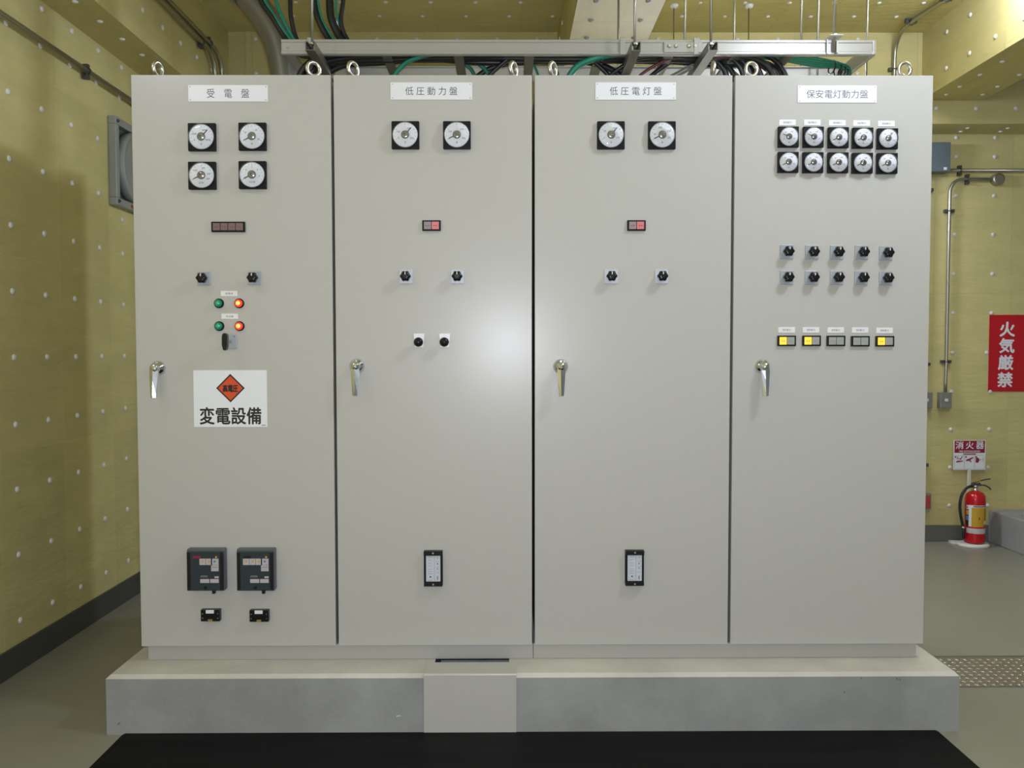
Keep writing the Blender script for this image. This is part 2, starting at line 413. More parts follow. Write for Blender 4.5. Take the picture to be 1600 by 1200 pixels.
# ------------------------------------------------------------------ plinth, base frames, cover plate, mat, checker plate, curb
PX0, PX1, PY0, PY1, PZ = -1.678, 1.674, -.136, 1.64, .2356
pl = MB(); ch = .014
def plinth_block(x0, x1, left, right):
    bm = bmesh.new()
    prof = [(PY0, 0), (PY0, PZ - ch), (PY0 + ch, PZ), (PY1, PZ), (PY1, 0)]
    x0b, x1b = x0 + (ch if left else 0), x1 - (ch if right else 0)
    xs = [(x0, x1, x0, x1), ] 
    vs = []
    for (y, z) in prof:
        top = z == PZ
        vs.append(((x0b if top else x0), y, z)); vs.append(((x1b if top else x1), y, z))
    fs = [(2 * i, 2 * i + 1, 2 * i + 3, 2 * i + 2) for i in range(4)] + [(0, 2, 4, 6, 8), (9, 7, 5, 3, 1), (8, 9, 1, 0)]
    bm.free(); pl.add(vs, [f for k, f in enumerate(fs) if k not in (1, 2)], 'concrete'); pl.add(vs, [fs[1], fs[2]], 'concrete_top_lit')
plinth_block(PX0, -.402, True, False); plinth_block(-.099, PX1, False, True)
pl.box(-.402, -.099, PY0 + .01, PY1, 0, .10, 'concrete')
pl.box(-.402, -.099, .30, PY1, .10, PZ, 'concrete')
for (x, z, l, w, a_, mm) in ((1.418, .212, .016, .0035, -.9, 'ink_faint'), (1.427, .211, .018, .0035, -.9, 'scuff'), (1.437, .209, .017, .003, -.8, 'scuff'), (1.285, .215, .014, .003, -.6, 'scuff'), (-.533, .072, .022, .004, .0, 'label_white'), (-.540, .070, .004, .010, .0, 'label_white'), (-1.63, .045, .022, .004, .7, 'scuff'), (1.22, .16, .004, .012, .2, 'scuff')):
    dx, dz = l / 2 * math.cos(a_), l / 2 * math.sin(a_); ux, uz = -w / 2 * math.sin(a_), w / 2 * math.cos(a_)
    pl.add([(x - dx, PY0 - .0003, z - dz), (x + ux, PY0 - .0003, z + uz), (x + dx, PY0 - .0003, z + dz), (x - ux, PY0 - .0003, z - uz)], [(0, 1, 2, 3)], mm)
tag(pl.build('concrete_plinth'), 'long low grey concrete plinth carrying the row of beige cabinets', 'plinth')
cp = MB(); yo, zo, rr, th = PY0 - .004, PZ + .004, .007, .003
arc = [(yo + rr - rr * math.sin(u), zo - rr + rr * math.cos(u)) for u in [PI / 2 * q / 6 for q in range(7)]]
inn = [(yo + rr - (rr - th) * math.sin(u), zo - rr + (rr - th) * math.cos(u)) for u in [PI / 2 * q / 6 for q in range(6, -1, -1)]]
cp.prism([(-.018, zo)] + arc + [(yo, .0062), (yo + th, .0062)] + inn + [(-.018, zo - th)], -.434, -.0715, 'beige_paint', 'X')
tag(cp.build('cover_plate'), 'bent beige sheet metal plate covering a slot in the concrete plinth', 'cover plate')
def base_frame(x0, x1, label):
    m = MB().box(x0, x1, .03, .06, PZ, .30, 'beige_base', .002)
    m.box(x0, x1, 1.47, 1.50, PZ, .30, 'beige_base', .002)
    m.box(x0, x0 + .03, .06, 1.47, PZ, .30, 'beige_base', .002); m.box(x1 - .03, x1, .06, 1.47, PZ, .30, 'beige_base', .002)
    tag(m.build('base_frame'), label, 'base frame', 'steel base frames under the cabinets')
base_frame(-1.583, -.0008, 'grey steel base frame under the two cabinets nearest the ventilation fan')
base_frame(.0008, 1.583, 'grey steel base frame under the two cabinets nearest the fire extinguisher')

rm = MB(); r_ = .03; pts = []
for (cx, cy, a0) in ((1.588 - r_, -.124 - r_, 0), (-1.612 + r_, -.124 - r_, 90), (-1.612 + r_, -1.5 + r_, 180), (1.588 - r_, -1.5 + r_, 270)):
    for k in range(5):
        a = math.radians(a0 + k * 22.5); pts.append((cx + r_ * math.cos(a), cy + r_ * math.sin(a)))
rm.prism(pts, 0.0, .006, 'rubber', 'Z')
mat_o = tag(rm.build('rubber_mat'), 'black rubber insulating mat on the floor before the plinth', 'mat')

ck = MB(); ck.box(1.70, 3.6, .295, .655, 0.0005, .004, 'checker', .001)
ck.box(1.70, 3.6, .655, .664, 0.0005, .006, 'zinc_dull')
i = 0; y = .312
while y < .645:
    x = 1.715 + (0.0 if i % 2 else .019)
    j = 0
    while x < 3.58:
        a = PI / 4 if (i + j) % 2 else -PI / 4
        a = .75 if i % 2 else -.75
        dx, dy = .0135 * math.cos(a), .0135 * math.sin(a); px, py = -.0045 * math.sin(a), .0045 * math.cos(a)
        vs = [(x - dx, y - dy, .004), (x + px, y + py, .004), (x + dx, y + dy, .004), (x - px, y - py, .004),
              (x - dx * .5, y - dy * .5, .0062), (x + px * .5, y + py * .5, .0066), (x + dx * .5, y + dy * .5, .0062), (x - px * .5, y - py * .5, .0066)]
        ck.add(vs, [(4, 5, 6, 7), (0, 1, 5, 4), (1, 2, 6, 5), (2, 3, 7, 6), (3, 0, 4, 7)], 'checker', True)
        x += .038; j += 1
    y += .019; i += 1
tag(ck.build('checker_plate'), 'shiny steel checker plate trench cover set in the floor', 'floor plate')

cu = MB(); cx0, cx1, cy0, cy1, cz = 3.69, 5.3, 1.3, YB - .012, .253
cu.box(cx0, cx0 + .13, cy0, cy1, 0, cz, 'concrete', .006); cu.box(cx0 + .13, cx1, cy1 - .2, cy1, 0, cz, 'concrete', .004)
cu.box(cx0 + .13, cx1, cy0, cy0 + .13, 0, cz, 'concrete', .004); cu.box(cx1 - .13, cx1, cy0 + .13, cy1 - .2, 0, cz, 'concrete', .004)
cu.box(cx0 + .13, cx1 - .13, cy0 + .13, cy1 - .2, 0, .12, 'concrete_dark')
tag(cu.build('concrete_curb'), 'low concrete curb around a pit in the corner beside the fire extinguisher', 'curb')

# ------------------------------------------------------------------ switchgear cabinets
def meter(par, cx, cz, s, needle_deg, labels, unit, small=False):
    t = bpy.data.objects.new('meter', None); C.objects.link(t); t.empty_display_size = .03; place(t, (cx, 0, cz), par)
    h = s / 2
    MB().box(cx - h, cx + h, -.016, 0, cz - h, cz + h, 'black_plastic', s * .03).build('bezel', t)
    R = s * .435
    d = MB().lathe((cx, 0, cz), [(R * 1.05, .015), (R * 1.05, .0185), (R, .0195)], 'dial_white', 'Y', 36)
    y = -.0197
    for k in range(13):
        a = math.radians(207 - k * 234 / 12); r0, r1 = R * (.82 if k % 3 else .76), R * .9; w = R * .016
        ca, sa = math.cos(a), math.sin(a)
        d.add([(cx + ca * r0 - sa * w, y, cz + sa * r0 + ca * w), (cx + ca * r1 - sa * w, y, cz + sa * r1 + ca * w), (cx + ca * r1 + sa * w, y, cz + sa * r1 - ca * w), (cx + ca * r0 + sa * w, y, cz + sa * r0 - ca * w)], [(0, 1, 2, 3)], 'ink_faint')
    for tx, ang in labels:
        a = math.radians(ang); d.text(tx, cx + math.cos(a) * R * .62, y, cz + math.sin(a) * R * .62, 'ink_grey', h=R * .15)
    d.text(unit, cx, y, cz - R * .62, 'ink_grey', h=R * .19)
    d.build('dial', t)
    a = math.radians(needle_deg); ca, sa = math.cos(a), math.sin(a); n = MB(); L = R * .76; w = R * .055
    n.add([(cx + ca * l - sa * w * f, yy, cz + sa * l + ca * w * f) for yy in (-.0205, -.0212) for l, f in ((-R * .25, 1.2), (L, .45), (L, -.45), (-R * .25, -1.2))],
          [(0, 1, 2, 3), (7, 6, 5, 4), (0, 4, 5, 1), (1, 5, 6, 2), (2, 6, 7, 3), (3, 7, 4, 0)], 'needle')
    n.build('needle', t)
    MB().lathe((cx, -.0215, cz), [(R * .34, 0), (R * .34, .0015), (R * .20, .004), (R * .08, .0045), (R * .07, .0065), (0, .007)], 'hub_metal', 'Y', 20, smooth=True).build('hub', t)
    MB().lathe((cx, -.016, cz), [(R * 1.07, 0), (R * 1.07, .008), (R * 1.0, .0125), (R * .8, .0145), (R * .4, .0158), (0, .0162)], 'clear_cover', 'Y', 36).build('clear_cover', t)

def knob_switch(par, cx, cz, w, h, light=False, rot=0.0):
    t = bpy.data.objects.new('rotary_switch', None); C.objects.link(t); place(t, (cx, 0, cz), par)
    p = MB().box(cx - w / 2, cx + w / 2, -.006, 0, cz - h / 2, cz + h / 2, 'switch_light' if light else 'switch_grey', .002)
    for k in range(5): p.quad(cx + (k - 2) * w * .16, -.0062, cz + h * .40, w * .04, h * .06, 'ink_faint')
    p.build('plate', t)
    n = 48; pr = []
    for i in range(n):
        a = 2 * PI * i / n + rot; r = .0200 * (1 + .085 * math.cos(6 * a)); pr.append((r * math.cos(a), r * math.sin(a)))
    k_ = MB().lathe((cx, 0, cz), [(.010, .006), (.010, .020)], 'black_plastic', 'Y', 16)
    prof = [(.82, .018), (1.0, .021), (1.0, .033), (.88, .038), (.45, .0405)]
    vs = []; fs = []
    for f, d in prof: vs += [(cx + a * f, -d, cz + b_ * f) for a, b_ in pr]
    for q in range(len(prof) - 1):
        for i in range(n): fs.append((q * n + i, q * n + (i + 1) % n, (q + 1) * n + (i + 1) % n, (q + 1) * n + i))
    fl = [True] * len(fs); fs += [tuple(range(n)), tuple((len(prof) - 1) * n + i for i in range(n))]
    k_.add(vs, fs, 'black_gloss', fl + [False, False]); k_.build('knob', t)
    MB().box(cx - .0016, cx + .0016, -.0415, -.037, cz + .006, cz + .016, 'label_white').build('pointer', t)

def handle(par, cx, cz):
    t = bpy.data.objects.new('door_handle', None); C.objects.link(t); place(t, (cx, 0, cz), par)
    MB().lathe((cx, 0, cz), [(.030, 0), (.030, .004), (.027, .010), (.020, .016), (.014, .022), (.013, .034)], 'chrome', 'Y', 32).build('rosette', t)
    l = MB()
    l.lathe((cx, -.030, cz), [(.013, 0), (.0165, .004), (.0170, .012), (.013, .018), (0, .020)], 'chrome', 'Y', 24)
    prof = [(.012, .006), (.0165, -.015), (.0145, -.05), (.0105, -.105), (.0095, -.116)]
    sec = []
    for hw, dz in prof: sec.append((hw, dz, .032 + .004 * (-dz) / .116, .046 + .010 * (-dz) / .116))
    vs = []; fs = []
    for hw, dz, d0, d1 in sec:
        vs += [(cx - hw, -d0, cz + dz), (cx - hw, -d1 + .003, cz + dz), (cx - hw * .12, -d1 - .002, cz + dz), (cx + hw, -d1 + .003, cz + dz), (cx + hw, -d0, cz + dz)]
    for k in range(len(sec) - 1):
        for i in range(5): fs.append((k * 5 + i, k * 5 + (i + 1) % 5, (k + 1) * 5 + (i + 1) % 5, (k + 1) * 5 + i))
    fs += [(0, 1, 2, 3, 4), tuple((len(sec) - 1) * 5 + i for i in range(5))]
    l.add(vs, fs, 'chrome'); l.build('lever', t)
    MB().lathe((cx, -.016, cz + .021), [(.005, 0), (.005, .004), (.0035, .005)], 'zinc', 'Y', 12).build('lock_cylinder', t)

def eye_bolt(par, x, y, ang):
    m = MB(); m.lathe((x, y, 2.598), [(.018, 0), (.018, .006), (.012, .012), (.009, .018)], 'zinc', 'Z', 20)
    c = Vector((x, y, 2.646)); R, r, N, n = .0265, .0078, 32, 12; a = math.radians(ang); ax = Vector((math.cos(a), math.sin(a), 0)); up = Vector((0, 0, 1)); nn = ax.cross(up)
    vs = []; fs = []
    for i in range(N):
        t = 2 * PI * i / N; d = math.cos(t) * ax + math.sin(t) * up
        for k in range(n):
            u = 2 * PI * k / n; vs.append(c + d * (R + r * math.cos(u)) + nn * r * math.sin(u))
    for i in range(N):
        for k in range(n): fs.append((i * n + k, ((i + 1) % N) * n + k, ((i + 1) % N) * n + (k + 1) % n, i * n + (k + 1) % n))
    m.add(vs, fs, 'zinc', True); m.build('eye_bolt', par)

def nameplate(par, x0, x1, z0, z1, txt, tw, th, cxt=None):
    m = MB().box(x0, x1, -.003, 0, z0, z1, 'plate_white', .0008)
    m.text(txt, (x0 + x1) / 2 if cxt is None else cxt, -.0032, (z0 + z1) / 2, 'ink_grey', h=th, w=tw)
    for sx in (x0 + .008, x1 - .008):
        for sz in (z0 + .007, z1 - .007): m.disc(sx, -.0032, sz, .0022, 'ink_faint', 10)
    m.build('nameplate', par)
def small_label(par, cx, cz, w, h, txt, n):
    m = MB().box(cx - w / 2, cx + w / 2, -.0018, 0, cz - h / 2, cz + h / 2, 'label_white', .0004)
    m.text(txt, cx, -.002, cz, 'ink_grey', h=h * .36, w=w * n); m.build('label_plate', par)

def indicator(par, cx, cz, w, h, cells, marks=True):
    t = bpy.data.objects.new('indicator_lamp', None); C.objects.link(t); place(t, (cx, 0, cz), par)
    MB().box(cx - w / 2, cx + w / 2, -.010, 0, cz - h / 2, cz + h / 2, 'black_plastic', .0015).build('bezel', t)
    n = len(cells); iw = (w - .012) / n
    for k, c in enumerate(cells):
        x0 = cx - w / 2 + .006 + iw * k
        m = MB().box(x0 + .0012, x0 + iw - .0012, -.0125, -.0095, cz - h / 2 + .006, cz + h / 2 - .006, c, .0008)
        for q in range(2): m.quad(x0 + iw * (.36 + .28 * q), -.0127, cz - .001, iw * .17, h * .09, 'ink_faint' if 'grey' in c or 'amber' in c else 'ink_grey')
        m.build('lamp_window', t)

def pilot(par, cx, cz, lens, core, lab):
    t = bpy.data.objects.new('pilot_lamp', None); C.objects.link(t); place(t, (cx, 0, cz), par); t['label'] = lab
    MB().lathe((cx, 0, cz), [(.0195, 0), (.0195, .006), (.0165, .009)], 'black_plastic', 'Y', 28).build('bezel', t)
    m = MB().lathe((cx, -.007, cz), [(.0150, 0), (.0150, .007), (.012, .0115), (.0095, .0128)], lens, 'Y', 24)
    m.lathe((cx, -.0199, cz), [(.0090, 0), (.006, .002), (0, .0026)], core, 'Y', 18)
    m.build('lens', t)

CAB = []
def cabinet(i, label):
    x0 = -1.6 + .8 * i; xa = x0 + (.003 if i == 0 else .0055); xb = x0 + .8 - (.003 if i == 3 else .0055)
    t = thing('switchgear_cabinet', label, 'electrical cabinet', (x0 + .4, .75, .30), 'row of beige switchgear cabinets')
    MB().box(x0 + .008, x0 + .792, .028, 1.50, .3005, 2.588, 'beige_paint', .003).build('body', t)
    MB().box(xa, xb, 0, .026, .302, 2.60, 'beige_paint', .0025).build('door', t)
    CAB.append(t); return t
c1 = cabinet(0, 'tall beige cabinet with four meters, two pairs of pilot lamps and a warning sign')
c2 = cabinet(1, 'tall beige cabinet with two black ball knobs below its rotary switches')
c3 = cabinet(2, 'tall beige cabinet between the ball knob cabinet and the ten meter cabinet')
c4 = cabinet(3, 'tall beige cabinet with ten small meters and three amber lit lamps')
for par, l in ((c1, ((-1.519, 75), (-.889, 35))), (c2, ((-.729, 55), (-.079, 62))), (c3, ((.081, 60), (.733, 84))), (c4, ((.889, 20), (1.514, 10)))):
    for x, a in l: eye_bolt(par, x, .07, a)
nameplate(c1, -1.370, -1.054, 2.494, 2.559, '受　電　盤', .168, .036)
nameplate(c2, -.568, -.243, 2.502, 2.570, '低 圧 動 力 盤', .207, .033)
nameplate(c3, .247, .568, 2.502, 2.571, '低 圧 電 灯 盤', .207, .033)
nameplate(c4, 1.054, 1.370, 2.491, 2.559, '保安電灯動力盤', .247, .033)
# cabinet 1
meter(c1, -1.315, 2.352, .110, 46, [('0', 205), ('3000', 158), ('6000', 60), ('9000', -26)], 'V')
meter(c1, -1.115, 2.354, .110, 207, [('10', 150), ('20', 55), ('30', -24)], 'A')
meter(c1, -1.3165, 2.2005, .110, 204, [('100', 140), ('200', 75), ('300', 10), ('400', -28)], 'kW')
meter(c1, -1.1165, 2.203, .110, 205, [('0', 206), ('5', 140), ('1', 90), ('5', 42), ('0', -10)], 'cosφ')
indicator(c1, -1.2175, 1.999, .134, .041, ['window_brown'] * 4)
knob_switch(c1, -1.319, 1.7945, .053, .054, rot=.2); knob_switch(c1, -1.1175, 1.796, .053, .054)
small_label(c1, -1.2195, 1.7345, .066, .021, '受電用', .46); small_label(c1, -1.2185, 1.6435, .066, .021, '変圧器', .46)
pilot(c1, -1.260, 1.695, 'lens_green', 'lens_green_core', 'unlit green pilot lamp'); pilot(c1, -1.179, 1.695, 'lens_red', 'lens_core', 'lit red pilot lamp')
pilot(c1, -1.260, 1.604, 'lens_green', 'lens_green_core', 'unlit green pilot lamp'); pilot(c1, -1.179, 1.604, 'lens_red', 'lens_core', 'lit red pilot lamp')
t = bpy.data.objects.new('control_switch', None); C.objects.link(t); place(t, (-1.217, 0, 1.5425), c1)
MB().box(-1.244, -1.190, -.006, 0, 1.513, 1.572, 'switch_grey', .002).quad(-1.2, -.0062, 1.562, .008, .003, 'dot_red').build('plate', t)
m = MB().lathe((-1.217, 0, 1.5425), [(.007, .005), (.006, .055)], 'zinc', 'Y', 14); m.build('shaft', t)
m = MB(); pr = [(.0, -.036), (.006, -.033), (.0105, -.015), (.0105, .016), (.009, .026), (.005, .031), (0, .032)]
m.prism([(-1.217 + a, 1.5425 + z) for a, z in pr] + [(-1.217 - a, 1.5425 + z) for a, z in pr[-2:0:-1]], -.072, -.052, 'black_gloss'); m.build('grip', t)
m = MB().box(-1.368, -1.073, -.0015, 0, 1.198, 1.427, 'sign_white', .0004)
cx, cz = -1.2195, 1.355
m.add([(cx + a * .0575, -.0018, cz + b_ * .0575) for a, b_ in ((0, -1), (1, 0), (0, 1), (-1, 0))], [(0, 1, 2, 3)], 'ink')
m.add([(cx + a * .0495, -.0021, cz + b_ * .0495) for a, b_ in ((0, -1), (1, 0), (0, 1), (-1, 0))], [(0, 1, 2, 3)], 'sign_orange')
m.text('高電圧', cx, -.0024, cz - .001, 'ink', h=.0285, w=.060, bold=.04)
m.text('変電設備', -1.2205, -.0018, 1.2435, 'ink', h=.068, w=.246, bold=.022)
m.quad(-1.088, -.0018, 1.205, .016, .004, 'ink_faint'); m.build('warning_sign', c1)
handle(c1, -1.509, 1.436); handle(c2, -.710, 1.443); handle(c3, .110, 1.440); handle(c4, .925, 1.439)
def relay(cx, cz, cells, small):
    t = bpy.data.objects.new('protection_relay', None); C.objects.link(t); place(t, (cx, 0, cz), c1)
    w, h = .152, .170; u = .158 / 540
    m = MB().box(cx - w / 2, cx + w / 2, -.034, 0, cz - h / 2, cz + h / 2, 'relay_edge', .005); m.build('case', t)
    m = MB().box(cx - w / 2 + .002, cx + w / 2 - .002, -.040, -.0335, cz - h / 2 + .002, cz + h / 2 - .010, 'relay_slate', .002)
    yy = -.0402
    for s in (-1, 1): m.quad(cx + s * (w / 2 - .010), yy, cz - .004, .014, h - .020, 'relay_black')
    lx = cx - w / 2 + .002; tz = cz + h / 2
    def q(x0, x1, y0, y1, mm, d=0): m.quad(lx + (x0 + x1) / 2 * u * .96, yy - .0002 - d, tz - (y0 + y1) / 2 * u * .98, (x1 - x0) * u * .96, (y1 - y0) * u * .98, mm)
    for k in range(cells):
        x1 = 455 - (cells - 1 - k) * 92; x0 = x1 - (108 if k == cells - 1 else 88)
        q(x0, x1, 132, 222, 'relay_label')
        m.disc(lx + (x0 + x1) / 2 * u * .96, yy - .0006, tz - 168 * u, .0045, 'ext_blue' if k == cells - 1 else 'dot_amber', 14)
    q(348, 455, 225, 310, 'relay_label'); q(360, 440, 250, 256, 'ink_grey', .0003)
    q(190, 320, 420, 475, 'relay_label'); q(332, 455, 420, 475, 'relay_label'); q(395, 455, 382, 408, 'relay_label')
    q(190, 300, 385, 392, 'ink_faint'); q(200, 290, 372, 377, 'ink_faint'); q(90, 200, 95, 125, 'relay_black' if small else 'sign_crimson')
    m.disc(lx + 405 * u, yy - .0006, tz - 108 * u, .0042, 'dot_amber', 14); m.build('cover', t)
    MB().box(cx + .024, cx + .036, -.036, -.022, cz - h / 2 - .012, cz - h / 2 + .003, 'relay_black', .001).build('latch', t)
    MB().lathe((cx + .0, -.040, cz - h / 2 + .014), [(.006, 0), (.006, .003)], 'relay_black', 'Y', 14).build('reset_button', t)
relay(-1.318, .6255, 3, False); relay(-1.118, .625, 4, True)
def terminal(cx, cz):
    t = bpy.data.objects.new('test_terminal', None); C.objects.link(t); place(t, (cx, 0, cz), c1)
    m = MB().box(cx - .0385, cx + .0385, -.022, 0, cz - .024, cz + .024, 'black_gloss', .002)
    m.box(cx - .030, cx + .030, -.026, -.021, cz - .004, cz + .006, 'black_plastic', .001); m.build('block', t)
    MB().box(cx - .016, cx + .016, -.0265, -.0215, cz + .010, cz + .0235, 'label_white', .0005).build('label_plate', t)
    MB().box(cx - .009, cx + .009, -.0238, -.0215, cz - .0225, cz - .0145, 'gold', .0005).build('nameplate', t)
    for sx in (-1, 1):
        for dz in (.008, -.010): MB().lathe((cx + sx * .0305, -.0215, cz + dz), [(.0022, 0), (.0022, .002)], 'zinc', 'Y', 8).build('screw', t)
terminal(-1.3075, .4355); terminal(-1.111, .433)
# cabinets 2 and 3
def mid_panel(par, dx, mx, ix, kx, bx, volts, amps):
    meter(par, mx[0], 2.36, .110, 50, volts, 'V'); meter(par, mx[1], 2.36, .110, 205, amps, 'A')
    indicator(par, ix, 2.004, .074, .042, ['window_mauve', 'window_pink'])
    for x in kx: knob_switch(par, x, 1.801, .053, .056, light=True, rot=.25 if x == kx[0] else .0)
    t = bpy.data.objects.new('leakage_relay', None); C.objects.link(t); place(t, (bx, 0, .624), par)
    m = MB().box(bx - .038, bx + .038, -.016, 0, .624 - .072, .624 + .072, 'black_plastic', .002)
    m.box(bx - .038, bx + .038, -.024, -.015, .624 + .053, .624 + .072, 'black_gloss', .002); m.box(bx - .0375, bx + .0375, -.024, -.015, .624 - .072, .624 - .056, 'black_gloss', .002)
    m.build('case', t)
    y = -.0182; f = MB().box(bx - .029, bx + .029, -.018, -.0155, .624 - .053, .624 + .052, 'switch_light', .0008)
    f.quad(bx + .005, y, .624, .0008, .10, 'ink_grey'); f.disc(bx - .011, y, .590, .0033, 'ink', 12); f.disc(bx + .0175, y, .667, .003, 'dot_amber', 12)
    for k, z in enumerate((.643, .623)): f.disc(bx + .0175, y, z, .0025, 'ink' if k == 0 else 'dot_red', 10)
    f.quad(bx + .0175, y, .585, .003, .016, 'ink_grey')
    for k, (w, z) in enumerate(((.016, .671), (.018, .658), (.014, .645), (.017, .634), (.018, .620), (.016, .611), (.02, .603), (.02, .576))): f.quad(bx - .013, y, z, w, .0016, 'ink_faint')
    for z in (.652, .630, .607): f.quad(bx + .0175, y, z, .016, .0014, 'ink_faint')
    f.build('face', t)
    for z in (.624 + .064, .624 - .064): MB().lathe((bx, -.0235, z), [(.0035, 0), (.0035, .002)], 'zinc', 'Y', 10).build('screw', t)
mid_panel(c2, 0, (-.5085, -.304), -.407, (-.510, -.3045), -.406, [('0', 204), ('100', 157), ('200', 58), ('300', -26)], [('0', 205), ('100', 155), ('200', 48), ('300', -26)])
mid_panel(c3, 0, (.3085, .5115), .4125, (.312, .515), .410, [('0', 204), ('50', 150), ('100', 62), ('150', -22)], [('0', 205), ('50', 175), ('100', 105), ('150', 28), ('200', -22)])
for x in (-.4595, -.3565):
    t = bpy.data.objects.new('push_switch', None); C.objects.link(t); place(t, (x, 0, 1.5455), c2)
    MB().prism([(x - .0165, 1.519), (x + .0165, 1.519), (x + .0215, 1.573), (x - .0215, 1.573)], -.004, 0, 'plate_white').build('plate', t)
    MB().lathe((x, 0, 1.539), [(.007, .003), (.007, .016), (.013, .018), (.0178, .024), (.0190, .030), (.0175, .037), (.012, .043), (.005, .0455), (0, .046)], 'black_gloss', 'Y', 28).build('knob', t)
# cabinet 4
MX = (1.016, 1.1155, 1.2155, 1.313, 1.412)
tops = (157, 157, 206, 204, 55); bots = (206, 207, 205, 203, 203); names = ('保安電灯1', '保安電灯2', '保安電灯3', '保安電灯4', '保安動力')
for k in range(5):
    lab = [('0', 205), ('50', 130), ('100', 60), ('150', -20)]
    meter(c4, MX[k], (2.3535, 2.353, 2.351, 2.3495, 2.3465)[k], .0825, tops[k], lab, 'V' if k == 4 else 'A')
    meter(c4, MX[k], (2.2535, 2.2525, 2.252, 2.250, 2.249)[k], .0825, bots[k], lab, 'A')
    small_label(c4, MX[k] - .001, (2.4135, 2.4135, 2.412, 2.411, 2.409)[k], .067, .0225, names[k], .52)
    knob_switch(c4, (1.018, 1.119, 1.219, 1.3185, 1.417)[k], (1.8995, 1.898, 1.8975, 1.897, 1.894)[k], .053, .057, rot=.3 if k == 0 else 0.0)
    knob_switch(c4, (1.019, 1.1195, 1.220, 1.319, 1.418)[k], (1.797, 1.796, 1.796, 1.795, 1.7935)[k], .053, .056)
    small_label(c4, (1.0215, 1.1195, 1.220, 1.318, 1.417)[k], (1.5865, 1.5865, 1.5855, 1.5855, 1.584)[k], .067, .0225, names[k], .52)
    indicator(c4, (1.020, 1.1205, 1.219, 1.3175, 1.4165)[k], (1.5425, 1.5425, 1.542, 1.5405, 1.5405)[k], .0745, .0425, ['amber_lit' if k in (0, 1, 4) else 'window_grey', 'window_grey'])

# ------------------------------------------------------------------ cable tray and its hangers
TZ0, TZ1, TY0, TY1 = 2.872, 2.943, .55, .93
tray = thing('cable_tray', 'long beige ladder cable tray hung above the cabinets', 'cable tray', (.23, .74, TZ0))
def rail(y, s):
    h = TZ1 - TZ0
    prof = [(0, 0), (-.006, .004), (-.006, .014), (-.002, .017), (-.002, h - .017), (-.006, h - .014), (-.006, h - .004), (0, h), (.018, h), (.018, h - .003), (.002, h - .004), (.002, .004), (.018, .003), (.018, 0)]
    MB().prism([(y + s * a, TZ0 + z) for a, z in prof], -1.145, 1.590, 'alu', 'X').build('side_rail', tray)
rail(TY0, 1); rail(TY1, -1)
for x in (-1.11, -1.0, -.665, -.33, 0.0, .33, .65, .965, 1.21):
    m = MB().prism([(x - .022, TZ0 + .003), (x + .022, TZ0 + .003), (x + .022, TZ0 + .016), (x + .018, TZ0 + .016), (x + .018, TZ0 + .006), (x - .018, TZ0 + .006), (x - .018, TZ0 + .016), (x - .022, TZ0 + .016)], TY0 + .004, TY1 - .004, 'alu' if x < -1.1 else 'rung_steel', 'Y')
    m.build('rung', tray)
m = MB().box(1.588, 1.607, TY0 - .006, TY1 + .006, TZ0 - .001, TZ1 + .001, 'alu', .006, 3)
m.build('end_cap', tray)
m = MB().box(.62, .80, TY0 - .012, TY0 - .004, TZ0 + .008, TZ1 - .012, 'alu', .003); m.build('joint_plate', tray)
for x in (.645, .675, .735, .765): MB().lathe((x, TY0 - .012, TZ0 + .037), [(.009, 0), (.009, .003), (.006, .003), (.006, .008)], 'zinc', 'Y', 12).build('bolt', tray)
m = MB().lathe((-1.115, TY0 - .002, TZ0 + .034), [(.007, 0), (.006, .003)], 'zinc_dull', 'Y', 12); m.build('bolt', tray)

def strut(x0, x1, y0, y1, z0, z1, along='Y'):
    m = MB(); w = .0025
    if along == 'Y':
        prof = [(x0, z0), (x1, z0), (x1, z1), (x1 - .010, z1), (x1 - .010, z1 - .004), (x1 - w, z1 - .004), (x1 - w, z0 + w), (x0 + w, z0 + w), (x0 + w, z1 - .004), (x0 + .010, z1 - .004), (x0 + .010, z1), (x0, z1)]
        m.prism(prof, y0, y1, 'strut_steel', 'Y')
    else:
        prof = [(y0, z0), (y1, z0), (y1, z1), (y1 - w, z1), (y1 - w, z0 + w), (y0 + w, z0 + w), (y0 + w, z1), (y0, z1)]
        m.prism(prof, x0, x1, 'strut_steel', 'X')
    return m
def rod(t, x, y, z0, z1, r=.0055):
    MB().lathe((x, y, 0), [(r, z0), (r, z1)], 'zinc_dull', 'Z', 10).build('rod', t)
def nut(t, x, y, z):
    MB().lathe((x, y, 0), [(.012, z), (.012, z + .009)], 'zinc', 'Z', 6, smooth=False).build('nut', t)
G = 'tray hangers on threaded rods'
for x, zt, lb in ((-.973, ZC, 'zinc strut and rod hanger under the cable tray beside the drooping cables'),
                  (.467, 3.354, 'zinc strut and rod hanger fixed to the soffit of the pale beam'),
                  (.808, ZC, 'zinc strut and rod hanger next to the bolted joint plate of the tray')):
    t = thing('tray_hanger', lb, 'hanger', (x, .7, 2.83), G)
    strut(x - .0205, x + .0205, .375, 1.02, 2.830, 2.8705).build('strut', t)
    rod(t, x, .42, 2.835, zt); rod(t, x, .97, 2.835, zt)
    nut(t, x, .42, 2.8705); nut(t, x, .97, 2.8705); nut(t, x, .42, 2.834)
    MB().box(x - .05, x - .028, TY0 - .016, TY0 - .0065, 2.8705, TZ1 + .003, 'alu', .002).build('clip', t)
t = thing('tray_hanger', 'rod hanger with white washers clipped to the tray edge near its end cap', 'hanger', (1.405, .7, 2.87), G)
rod(t, 1.405, .53, 2.885, ZC); rod(t, 1.405, .97, 2.885, ZC)
